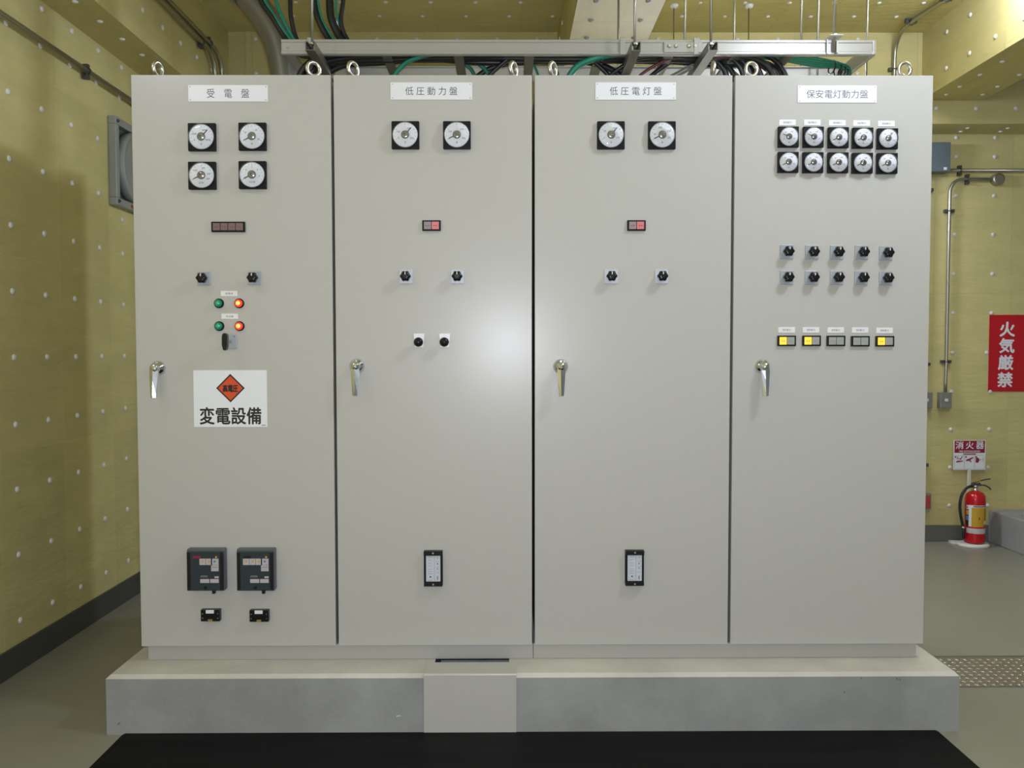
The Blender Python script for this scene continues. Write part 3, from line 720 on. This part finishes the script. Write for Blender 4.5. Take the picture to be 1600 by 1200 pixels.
m = MB().box(1.372, 1.380, .535, .5445, 2.873, 2.945, 'alu', .001).box(1.412, 1.420, .520, .5445, 2.873, 2.93, 'alu', .001); m.build('clip', t)
m = MB().box(1.375, 1.437, .505, .558, 2.9475, 2.952, 'stand_white', .001); m.build('washer', t); nut(t, 1.405, .53, 2.952)
nut(t, 1.405, .97, 2.9475)
t = thing('rod_hanger', 'single threaded rod passing down inside the tray beside the green bundle', 'hanger', (1.447, .85, 2.61))
rod(t, 1.447, .85, 2.62, ZC); nut(t, 1.447, .85, 2.612)
t = thing('rod_hanger', 'two rod hanger behind the tray, its strut hidden by the cabinets', 'hanger', (1.5, 1.3, 2.88))
rod(t, 1.15, 1.3, 2.88, ZC); rod(t, 1.885, 1.3, 2.88, ZC); strut(1.08, 1.96, 1.28, 1.32, 2.86, 2.90, 'X').build('strut', t)
t = thing('pendant_lamp', 'hooded lamp on two thin rods with pale ceiling caps behind the cabinets', 'lamp', (1.28, 2.38, 3.02))
for x in (1.03, 1.54):
    rod(t, x, 2.38, 3.13, ZC, .004); MB().lathe((x, 2.38, ZC - .022), [(.012, 0), (.026, .008), (.032, .022)], 'pin_plastic', 'Z', 14).build('ceiling_cap', t)
MB().prism([(2.24, 3.085), (2.34, 3.135), (2.42, 3.135), (2.52, 3.085), (2.52, 3.083), (2.24, 3.083)], .66, 1.90, 'stand_white', 'X').build('hood', t)

# ------------------------------------------------------------------ cables
def cable(name, pts, r, m, label, group=None, stripe=None, ties=()):
    mb = MB().tube(pts, r, m, 10, 7)
    o = mb.build(name); tag(o, label, 'cable', group)
    return o
GB = 'black cables dropping into the tray'
def drop(name, top, w, mid, r, m, label, lane, x_end, group, zl=2.895, down=True):
    """from the ceiling through points (x,z) at depth .85, then along the tray at depth LANE to X_END, then down into a cabinet"""
    (ax, az), (bx, bz) = w[0], w[1]; tx = ax + (ax - bx) * .9
    P = [(tx - .01, .87, ZC - .002), (tx, .865, az + .30), (ax + (ax - bx) * .35, .86, az + .10), (ax, .855, az)] + [(x, .85, z) for x, z in w[1:]]
    xl, zl0 = w[-1]
    P += [(xl + .07, .80, 2.965), (xl + .20, (lane + .8) / 2, zl + .025), (xl + .36, lane, zl)]
    n = 5
    for k in range(1, n + 1):
        x = xl + .36 + (x_end - .2 - xl - .36) * k / n
        P.append((x, lane + random.uniform(-.012, .012), zl + random.uniform(0, .010)))
    if down:
        P += [(x_end - .06, lane + .02, zl - .01), (x_end, lane + .03, zl - .10), (x_end + .02, lane + .03, 2.60)]
    else: P += [(x_end, lane, zl)]
    return cable(name, P, r, m, label, group)
drop('earth_cable', (-1.36, 0), [(-1.307, 3.245), (-1.240, 3.136), (-1.183, 3.052)], 0, .010, 'cable_green', 'green cable curving down beside the big metal duct', .705, -.18, None, 2.90)
drop('power_cable', (-1.40, 0), [(-1.325, 3.245), (-1.268, 3.16), (-1.200, 3.052)], 0, .014, 'cable_black', 'black cable drooping closest to the big metal duct', .64, .95, None, 2.895)
drop('power_cable', (-1.28, 0), [(-1.250, 3.245), (-1.215, 3.150), (-1.160, 3.052)], 0, .009, 'cable_green', 'thin green cable with a kink, second from the metal duct', .715, -.25, None, 2.905)
drop('power_cable', (-1.185, 0), [(-1.180, 3.245), (-1.175, 3.158), (-1.148, 3.052)], 0, .011, 'cable_black', 'thin black cable dropping almost straight beside the first tray rod', .61, 1.02, None, 2.893)
drop('power_cable', (-1.075, 0), [(-1.063, 3.246), (-1.042, 3.152), (-.989, 3.052)], 0, .015, 'cable_black', 'black cable curving close behind the first tray rod', .625, 1.06, None, 2.897)
drop('earth_cable', (-1.050, 0), [(-1.044, 3.246), (-1.022, 3.152), (-.966, 3.052)], 0, .006, 'cable_green', 'green wire following the curved black cable behind the first tray rod', .70, .05, None, 2.925)
drop('power_cable', (-.985, 0), [(-.984, 3.246), (-.975, 3.152), (-.928, 3.052)], 0, .019, 'cable_black', 'thickest black cable of those dropping into the tray', .655, 1.10, None, 2.905)
drop('earth_cable', (-.955, 0), [(-.952, 3.246), (-.944, 3.152), (-.893, 3.052)], 0, .006, 'cable_green', 'green wire running down the thickest black cable', .705, .15, None, 2.925)
drop('power_cable', (-.912, 0), [(-.917, 3.246), (-.928, 3.136), (-.897, 3.052)], 0, .011, 'cable_black', 'black cable bowing backwards at the end of the row of drooping cables', .685, 1.0, None, 2.893)
GT = 'black cables lying along the tray'
BUNDLE = ((.592, 2.902, -1.10, 1.18, .015), (.592, 2.930, -1.06, 1.12, .013), (.622, 2.928, -1.08, 1.25, .013), (.655, 2.925, -1.04, 1.02, .013), (.625, 2.895, -1.07, 1.22, .016), (.660, 2.893, -1.09, 1.15, .017),
          (.692, 2.893, -1.03, .50, .015), (.715, 2.895, -.30, 1.08, .013), (.640, 2.912, -.22, .42, .011), (.700, 2.915, -1.05, 1.28, .012), (.612, 2.890, .36, 1.20, .010), (.675, 2.905, .55, 1.26, .012))
for y, z, x0, x1, r, m in [q + ('cable_black',) for q in BUNDLE] + [(.605, 2.884, .50, 1.20, .007, 'cable_red'), (.665, 2.876, .66, 1.30, .006, 'cable_grey'), (.70, 2.880, .62, 1.32, .006, 'cable_grey')]:
    P = [(x0 - .05, y + .06, 2.60), (x0, y + .05, 2.78), (x0 + .12, y + .02, z - .02)]
    for q in range(1, 6): P.append((x0 + .12 + (x1 - .24 - x0) * q / 6, y + random.uniform(-.01, .01), z + random.uniform(-.006, .008)))
    P += [(x1 - .12, y + .03, z - .02), (x1, y + .06, 2.78), (x1 + .05, y + .07, 2.60)]
    if m == 'cable_black': cable('power_cable', P, r, m, 'black cable lying in the bundle along the tray', GT)
    elif m == 'cable_red': cable('power_cable', P, r, m, 'dark red cable lying in the tray near the bolted joint plate')
    else: cable('control_cable', P, r, m, 'thin grey cable in the tray above the ten meter cabinet', 'thin grey cables in the tray')
cable('earth_cable', [(-.70, .66, 2.60), (-.66, .64, 2.76), (-.600, .615, 2.84), (-.52, .585, 2.872), (-.40, .58, 2.893), (-.2, .61, 2.90), (.1, .63, 2.91)], .011, 'cable_green', 'green cable rising from the ball knob cabinet into the tray')
gc = thing('earth_cable', 'thick green cable with a black tie rising beneath the tray', 'cable', (.3, .60, 2.6))
MB().tube([(.10, .66, 2.60), (.16, .64, 2.74), (.215, .61, 2.83), (.30, .58, 2.866), (.40, .578, 2.886), (.52, .60, 2.90), (.75, .64, 2.91)], .015, 'cable_green', 10, 7).build('cable', gc)
MB().tube([(.318 + .017 * math.cos(a), .5788 - .019 * math.cos(a) * .2, 2.870 + .0185 * math.sin(a)) for a in [2 * PI * k / 12 for k in range(13)]], .003, 'cable_black', 6, 2).build('cable_tie', gc)
ge = thing('earth_cable', 'green wire bundle with black ties at the end of the tray', 'cable', (1.5, .7, 2.8))
for k in range(5):
    MB().tube([(1.10, .60 + .02 * k, 2.905), (1.25, .60 + .025 * k, 2.895), (1.38, .62 + .02 * k, 2.880 - .002 * k), (1.49, .65 + .012 * k, 2.868 + .004 * (k % 2)), (1.55, .70 + .01 * k, 2.85), (1.568 - .01 * k, .78, 2.79), (1.56 - .015 * k, .80, 2.605)], .0055, 'cable_green', 8, 6).build('wire', ge)
for k in range(4):
    x = (1.452, 1.487, 1.515, 1.535)[k]; y = .675 + .02 * k; z = 2.872 - .004 * k
    MB().tube([(x + .0, y + .045 * math.cos(a), z - .012 + .028 * math.sin(a)) for a in [2 * PI * q / 14 for q in range(15)]], .0035, 'cable_black', 6, 2).build('cable_tie', ge)
# big metal duct
dt = thing('metal_duct', 'big grey metal duct bending down behind the cabinets', 'duct', (-1.30, 1.3, 2.59))
MB().tube([(-1.86, 1.30, 3.84), (-1.68, 1.3, 3.62), (-1.56, 1.30, 3.49), (-1.47, 1.30, 3.385), (-1.392, 1.30, 3.27), (-1.345, 1.30, 3.13), (-1.325, 1.30, 2.95), (-1.32, 1.30, 2.5885)], .077, 'duct_metal', 24, 8).build('pipe', dt)
m = MB(); d_ = (Vector((-1.47, 1.3, 3.385)) - Vector((-1.56, 1.3, 3.49))).normalized(); p_ = Vector((-1.545, 1.3, 3.472))
m.tube([p_ - d_ * .02, p_ + d_ * .02], .088, 'zinc_dull', 24, straight=True); m.build('coupling', dt)

# ------------------------------------------------------------------ conduits
def saddle(t, p, axis, normal, r=.016, w=.05):
    """clamp: base bar across the pipe and strap; axis = pipe direction, normal = wall normal (unit, axis aligned)"""
    p = Vector(p); a = Vector(axis); n = Vector(normal); s = a.cross(n)
    m = MB()
    def bx(c, ha, hn, hs):
        vs = [c + a * i * ha + n * j * hn + s * k * hs for i in (-1, 1) for j in (-1, 1) for k in (-1, 1)]
        m.add(vs, [(0, 1, 3, 2), (4, 6, 7, 5), (0, 4, 5, 1), (2, 3, 7, 6), (0, 2, 6, 4), (1, 5, 7, 3)], 'clamp_steel')
    bx(p - n * (r + .006), .012, .006, w * .75)
    for k in (-1, 1):
        bx(p + s * k * (r + .014) + n * .002 - n * r * .5, .012, .012, .010)
    m.tube([p + s * (r + .003) * math.cos(u) + n * (r + .003) * math.sin(u) for u in [PI * q / 8 for q in range(9)]], .004, 'clamp_steel', 6, straight=True)
    m.build('clamp', t)
t = thing('conduit', 'steel conduit running along the yellow wall above the ventilation fan', 'conduit', (-2.378, 1.0, 3.02))
MB().tube([(-2.378, -3.0, 3.018), (-2.378, 3.1, 3.022)], .016, 'conduit_steel', 12).build('pipe', t)
for y in (1.235, -.6, 2.7): saddle(t, (-2.378, y, 3.02), (0, 1, 0), (1, 0, 0))
for dy, dz, lb in ((0, 0, 'lower of two steel conduits on the beam face above the ventilation fan'), (.14, .045, 'upper of two steel conduits on the beam face above the ventilation fan')):
    t = thing('conduit', lb, 'conduit', (-2.10, 1.5, 3.3), 'paired conduits on the beam')
    yb = 2.475 + dy; z = 3.545 + dz; x = -2.115
    MB().tube([(x, -2.5, z), (x, 0.0, z), (x, yb - .26, z)] + [(x, yb - .16 + .16 * math.sin(u), z - .16 + .16 * math.cos(u)) for u in [PI / 2 * q / 6 for q in range(7)]] + [(x, yb, 3.2), (x, yb, 2.6)], .016, 'conduit_steel', 12, straight=True).build('pipe', t)
    saddle(t, (x, yb - .24, z), (0, 1, 0), (1, 0, 0), w=.04)
t = thing('conduit', 'steel conduit climbing the rear beam and bending onto the ceiling', 'conduit', (2.748, YBF - .03, 3.2))
yy = YBF - .025
MB().tube([(2.748, yy, 3.20), (2.748, yy, 3.66)] + [(2.748, yy - .16 + .16 * math.cos(u), 3.66 + .16 * math.sin(u)) for u in [PI / 2 * q / 6 for q in range(1, 7)]] + [(2.752, 2.5, 3.822), (2.83, 2.0, 3.822), (2.9, .5, 3.822)], .015, 'conduit_steel', 12, straight=True).build('pipe', t)
saddle(t, (2.748, yy, 3.575), (0, 0, 1), (0, -1, 0)); saddle(t, (2.751, 2.60, 3.822), (0, 1, 0), (0, 0, -1)); saddle(t, (2.80, 2.22, 3.822), (0, 1, 0), (0, 0, -1))
yy = YB - .03
t = thing('pull_box', 'dark slate steel pull box on the back wall under the beam', 'junction box', (3.1, YB, 2.876))
MB().box(2.93, 3.29, YB - .10, YB - .001, 2.876, 3.099, 'slate_box', .003).build('box', t)
MB().box(3.238, 3.262, YB - .1022, YB - .0998, 2.888, 2.908, 'label_white').build('sticker', t)
t = thing('conduit', 'level steel conduit leaving the slate pull box along the back wall', 'conduit', (4.0, yy, 2.9))
MB().tube([(3.291, yy, 2.90), (5.6, yy, 2.90)], .013, 'conduit_steel', 12).build('pipe', t); saddle(t, (3.402, yy, 2.90), (1, 0, 0), (0, -1, 0), .013, .05); saddle(t, (4.9, yy, 2.90), (1, 0, 0), (0, -1, 0), .013, .05)
t = thing('conduit', 'steel conduit bending down from the round junction box to the switch', 'conduit', (3.32, yy, 1.18))
MB().tube([(3.652, yy, 2.832), (3.425, yy, 2.832)] + [(3.425 - .098 * math.sin(u), yy, 2.734 + .098 * math.cos(u)) for u in [PI / 2 * q / 7 for q in range(1, 8)]] + [(3.324, yy, 2.2), (3.323, yy, 1.40), (3.319, yy - .005, 1.33), (3.314, yy - .012, 1.26), (3.314, yy - .012, 1.1815)], .0125, 'conduit_steel', 12, straight=True).build('pipe', t)
saddle(t, (3.463, yy, 2.832), (1, 0, 0), (0, -1, 0), .013, .05); saddle(t, (3.3265, yy, 2.588), (0, 0, 1), (0, -1, 0), .013, .05); saddle(t, (3.323, yy, 1.42), (0, 0, 1), (0, -1, 0), .013, .05)
t = thing('junction_box', 'round steel junction box on the back wall below the level conduit', 'junction box', (3.697, YB, 2.831))
MB().lathe((3.697, YB - .001, 2.831), [(.046, 0), (.046, .045), (.043, .050), (.030, .052)], 'conduit_steel', 'Y', 28).build('box', t)
t = thing('switch_box', 'grey steel switch box with a pale button at the conduit end', 'switch', (3.313, YB, 1.056))
MB().box(3.269, 3.357, YB - .06, YB - .001, 1.056, 1.181, 'box_grey', .004).build('box', t)
MB().box(3.300, 3.326, YB - .066, YB - .059, 1.110, 1.132, 'stand_cream', .002).build('button', t)
t = thing('conduit', 'conduit on the back wall mostly hidden by the cabinet edge', 'conduit', (3.165, yy, 1.18))
MB().tube([(3.160, yy, 2.874), (3.160, yy, 1.181)], .0125, 'conduit_steel', 10).build('pipe', t)
saddle(t, (3.160, yy, 1.40), (0, 0, 1), (0, -1, 0), .013, .045); saddle(t, (3.160, yy, 2.75), (0, 0, 1), (0, -1, 0), .013, .05)
t = thing('switch_box', 'grey switch box half hidden behind the cabinet edge', 'switch', (3.165, YB, 1.056))
MB().box(3.115, 3.208, YB - .06, YB - .001, 1.056, 1.181, 'box_grey', .004).build('box', t); MB().box(3.148, 3.174, YB - .066, YB - .059, 1.110, 1.132, 'stand_cream', .002).build('button', t)
t = thing('outlet_box', 'grey outlet box with a dull red face low on the back wall', 'outlet', (3.16, YB, .25))
MB().box(3.10, 3.215, YB - .05, YB - .001, .262, .385, 'box_grey', .003).build('box', t); MB().box(3.115, 3.205, YB - .054, YB - .049, .275, .372, 'dot_red', .002).build('cover', t)
MB().tube([(3.160, yy, .385), (3.160, yy, .64)], .0125, 'conduit_steel', 10).build('pipe', t)
saddle(t, (3.160, yy, .61), (0, 0, 1), (0, -1, 0), .013, .045)

# ------------------------------------------------------------------ ventilation fan on the left wall
fy, fz, fs_ = 1.775, 2.612, .256
t = thing('ventilation_fan', 'grey square wall ventilation fan half hidden behind the first cabinet', 'fan', (XL, fy, fz - fs_))
m = MB()
for (y0, y1, z0, z1) in ((fy - fs_, fy + fs_, fz + fs_ - .045, fz + fs_), (fy - fs_, fy + fs_, fz - fs_, fz - fs_ + .045), (fy - fs_, fy - fs_ + .045, fz - fs_ + .045, fz + fs_ - .045), (fy + fs_ - .045, fy + fs_, fz - fs_ + .045, fz + fs_ - .045)):
    m.box(XL + .001, XL + .045, y0, y1, z0, z1, 'fan_grey', .004)
m.box(XL + .001, XL + .012, fy - fs_ + .03, fy + fs_ - .03, fz - fs_ + .03, fz + fs_ - .03, 'fan_dark'); m.build('frame', t)
MB().lathe((XL, fy, fz), [(.212, .012), (.216, .05), (.210, .066), (.198, .070), (.192, .060), (.150, .052), (.05, .050), (.0, .050)], 'fan_grey', 'X', 40).build('round_cover', t)
MB().lathe((XL, fy, fz), [(.040, .050), (.040, .075), (.03, .080), (0, .081)], 'fan_dark', 'X', 24).build('hub', t)
for sy in (-1, 1):
    for sz in (-1, 1): MB().lathe((XL + .045, fy + sy * (fs_ - .025), fz + sz * (fs_ - .025)), [(.010, 0), (.010, .006), (.005, .006), (.005, .012)], 'clamp_steel', 'X', 10).build('bolt', t)
MB().box(XL + .045, XL + .047, fy - .075, fy + .02, fz - fs_ + .012, fz - fs_ + .03, 'dot_red').build('sticker', t)

# ------------------------------------------------------------------ red sign
m = MB().box(3.669, 3.974, YB - .006, YB - .002, 1.185, 1.785, 'sign_red', .001); yy = YB - .0065
for ch_, px, z in (('火', 3.810, 1.673), ('気', 3.808, 1.545), ('厳', 3.803, 1.413), ('禁', 3.800, 1.278)):
    m.text(ch_, px, yy, z, 'sign_white', h=.112, w=.116, bold=.034)
tag(m.build('no_fire_sign'), 'tall red sign with four white characters on the back wall', 'sign')

# ------------------------------------------------------------------ extinguisher, its stand and sign
ex, ey = 3.498, 2.99
t = thing('extinguisher_stand', 'white stand with post and fire extinguisher sign against the back wall', 'stand', (ex + .02, ey, 0))
m = MB().lathe((ex - .012, ey, 0), [(.118, 0), (.118, .016), (.112, .024), (.09, .026)], 'stand_white', 'Z', 32, scale=(1, .86))
m.prism([(ex - .02, ey + .10), (ex - .135, ey + .125), (ex - .135, ey + .085), (ex - .05, ey - .06)], 0, .018, 'stand_white', 'Z'); m.build('base', t)
MB().box(ex + .0, ex + .026, YB - .05, YB - .035, .01, .60, 'stand_cream', .003).build('post', t)
ys = YB - .053; s0, s1, w0, w1 = 3.381, 3.632, .575, .807
m = MB().box(s0, s1, ys, ys + .003, w0, w1, 'sign_white', .0008); yq = ys - .0005; cxs = (s0 + s1) / 2
m.quad(cxs, yq, .7555, .238, .095, 'sign_crimson')
yq -= .0004
for k, ch_ in enumerate('消火器'): m.text(ch_, cxs + (k - 1) * .080, yq, .768, 'sign_white', h=.058, w=.060, bold=.02)
m.text('FIRE EXTINGUISHER', cxs, yq, .720, 'sign_white', h=.013, w=.165, bold=.02)
m.quad(cxs, yq, .6985, .10, .008, 'sign_crimson')
for k in (-1, 0, 1):
    cxx = cxs + k * .080
    for (dx, dz, ww, hh) in ((0, .055, .074, .0016), (0, -.050, .074, .0016), (-.037, .002, .0016, .105), (.037, .002, .0016, .105)): m.quad(cxx + dx, yq, .634 + dz, ww, hh, 'ink_faint')
    m.quad(cxx - .028, yq, .676, .011, .013, 'sign_crimson')
def poly(pts_, mm, d=.0003): m.add([(a, yq - d, z) for a, z in pts_], [tuple(range(len(pts_)))], mm)
bx_ = cxs - .08
poly([(bx_ - .024, .632), (bx_ + .028, .640), (bx_ + .030, .646), (bx_ - .010, .648), (bx_ - .026, .640)], 'sign_crimson'); poly([(bx_ - .02, .656), (bx_ - .012, .682), (bx_ - .007, .682), (bx_ - .014, .656)], 'sign_crimson')
poly([(bx_ + .004, .655), (bx_ + .022, .684), (bx_ + .027, .682), (bx_ + .012, .655)], 'sign_crimson'); poly([(bx_ - .006, .664), (bx_ + .018, .664), (bx_ + .016, .658), (bx_ - .008, .658)], 'sign_crimson')
bx_ = cxs
poly([(bx_ - .028, .642), (bx_ - .026, .654), (bx_ + .026, .676), (bx_ + .032, .670), (bx_ + .006, .652), (bx_ - .010, .646)], 'sign_crimson'); poly([(bx_ - .006, .648), (bx_ + .012, .634), (bx_ + .017, .640), (bx_ + .004, .652)], 'sign_crimson')
bx_ = cxs + .08
poly([(bx_ - .032, .632), (bx_ - .030, .668), (bx_ - .018, .672), (bx_ - .006, .664), (bx_ - .002, .648), (bx_ - .012, .630)], 'sign_crimson'); poly([(bx_ + .020, .64), (bx_ + .026, .655), (bx_ + .020, .668), (bx_ + .024, .670), (bx_ + .031, .655), (bx_ + .024, .638)], 'ink_faint')
poly([(bx_ - .004, .654), (bx_ + .014, .658), (bx_ + .014, .654), (bx_ - .002, .650)], 'sign_crimson')
m.build('sign_plate', t)
e = thing('fire_extinguisher', 'red fire extinguisher with black hose standing in the corner', 'fire extinguisher', (ex, ey, .0265))
MB().lathe((ex, ey, 0), [(.060, .0265), (.0715, .032), (.0725, .05), (.0725, .365), (.068, .392), (.055, .412), (.035, .424), (.020, .428)], 'ext_red', 'Z', 40).build('tank', e)
def patch(m, r, a0, a1, z0, z1, mm, n=10):
    vs = [(ex + r * math.cos(math.radians(a0 + (a1 - a0) * i / n)), ey + r * math.sin(math.radians(a0 + (a1 - a0) * i / n)), z) for z in (z0, z1) for i in range(n + 1)]
    m.add(vs, [(i, i + 1, n + 2 + i, n + 1 + i) for i in range(n)], mm, True)
m = MB(); R_ = .0728
patch(m, R_, 222, 325, .160, .325, 'ext_yellow'); patch(m, R_, 205, 222, .160, .325, 'label_white'); patch(m, R_ + .0001, 222, 325, .308, .325, 'label_white'); patch(m, R_ + .0003, 231, 318, .312, .321, 'ink_grey')
patch(m, R_, 182, 205, .165, .325, 'ink')
patch(m, R_ + .0003, 186, 205, .290, .322, 'label_white'); patch(m, R_ + .0005, 190, 199, .298, .312, 'ext_red')
patch(m, R_ + .0003, 184, 205, .248, .283, 'ext_yellow'); patch(m, R_ + .0003, 184, 205, .206, .240, 'ext_blue')
patch(m, R_ + .0003, 262, 267, .215, .235, 'ink'); patch(m, R_ + .0003, 296, 318, .180, .206, 'label_white'); patch(m, R_ + .0002, 300, 325, .210, .30, 'gold'); patch(m, R_ + .0002, 290, 325, .160, .178, 'gold')
m.build('label_sticker', e)
m = MB(); patch(m, R_, 190, 335, .108, .148, 'ext_band', 14); m.build('reflective_band', e)
m = MB().lathe((ex, ey, 0), [(.019, .424), (.019, .440), (.015, .442), (.015, .456), (.020, .458), (.020, .470)], 'zinc', 'Z', 18); m.build('valve', e)
m = MB(); m.prism([(ex - .030, .466), (ex + .035, .466), (ex + .038, .480), (ex + .020, .500), (ex - .015, .494), (ex - .030, .480)], ey - .013, ey + .013, 'lever_steel')
m.tube([(ex + .03, ey, .472), (ex + .07, ey, .470), (ex + .100, ey, .455), (ex + .118, ey, .438)], .006, 'lever_steel', 8); m.build('carry_handle', e)
MB().tube([(ex + .02, ey, .500), (ex + .06, ey, .512), (ex + .112, ey, .520)], .0055, 'lever_steel', 8).build('squeeze_lever', e)
MB().tube([(ex + .006 + .020 * math.cos(a), ey - .014, .512 + .020 * math.sin(a)) for a in [2 * PI * q / 16 for q in range(17)]], .003, 'ext_yellow', 6, straight=True).build('safety_pin', e)
MB().tube([(ex - .018, ey, .462), (ex - .045, ey - .004, .462), (ex - .085, ey - .010, .440), (ex - .117, ey - .015, .385), (ex - .128, ey - .018, .310), (ex - .120, ey - .02, .235), (ex - .103, ey - .02, .160), (ex - .098, ey - .02, .135)], .0105, 'hose_black', 10).build('hose', e)
MB().lathe((ex - .096, ey - .02, 0), [(.010, .145), (.012, .130), (.013, .09), (.010, .068), (.0075, .066)], 'hose_black', 'Z', 14).build('nozzle', e)
MB().lathe((ex - .1, ey - .02, 0), [(.012, .142), (.012, .156)], 'zinc', 'Z', 14).build('hose_collar', e)
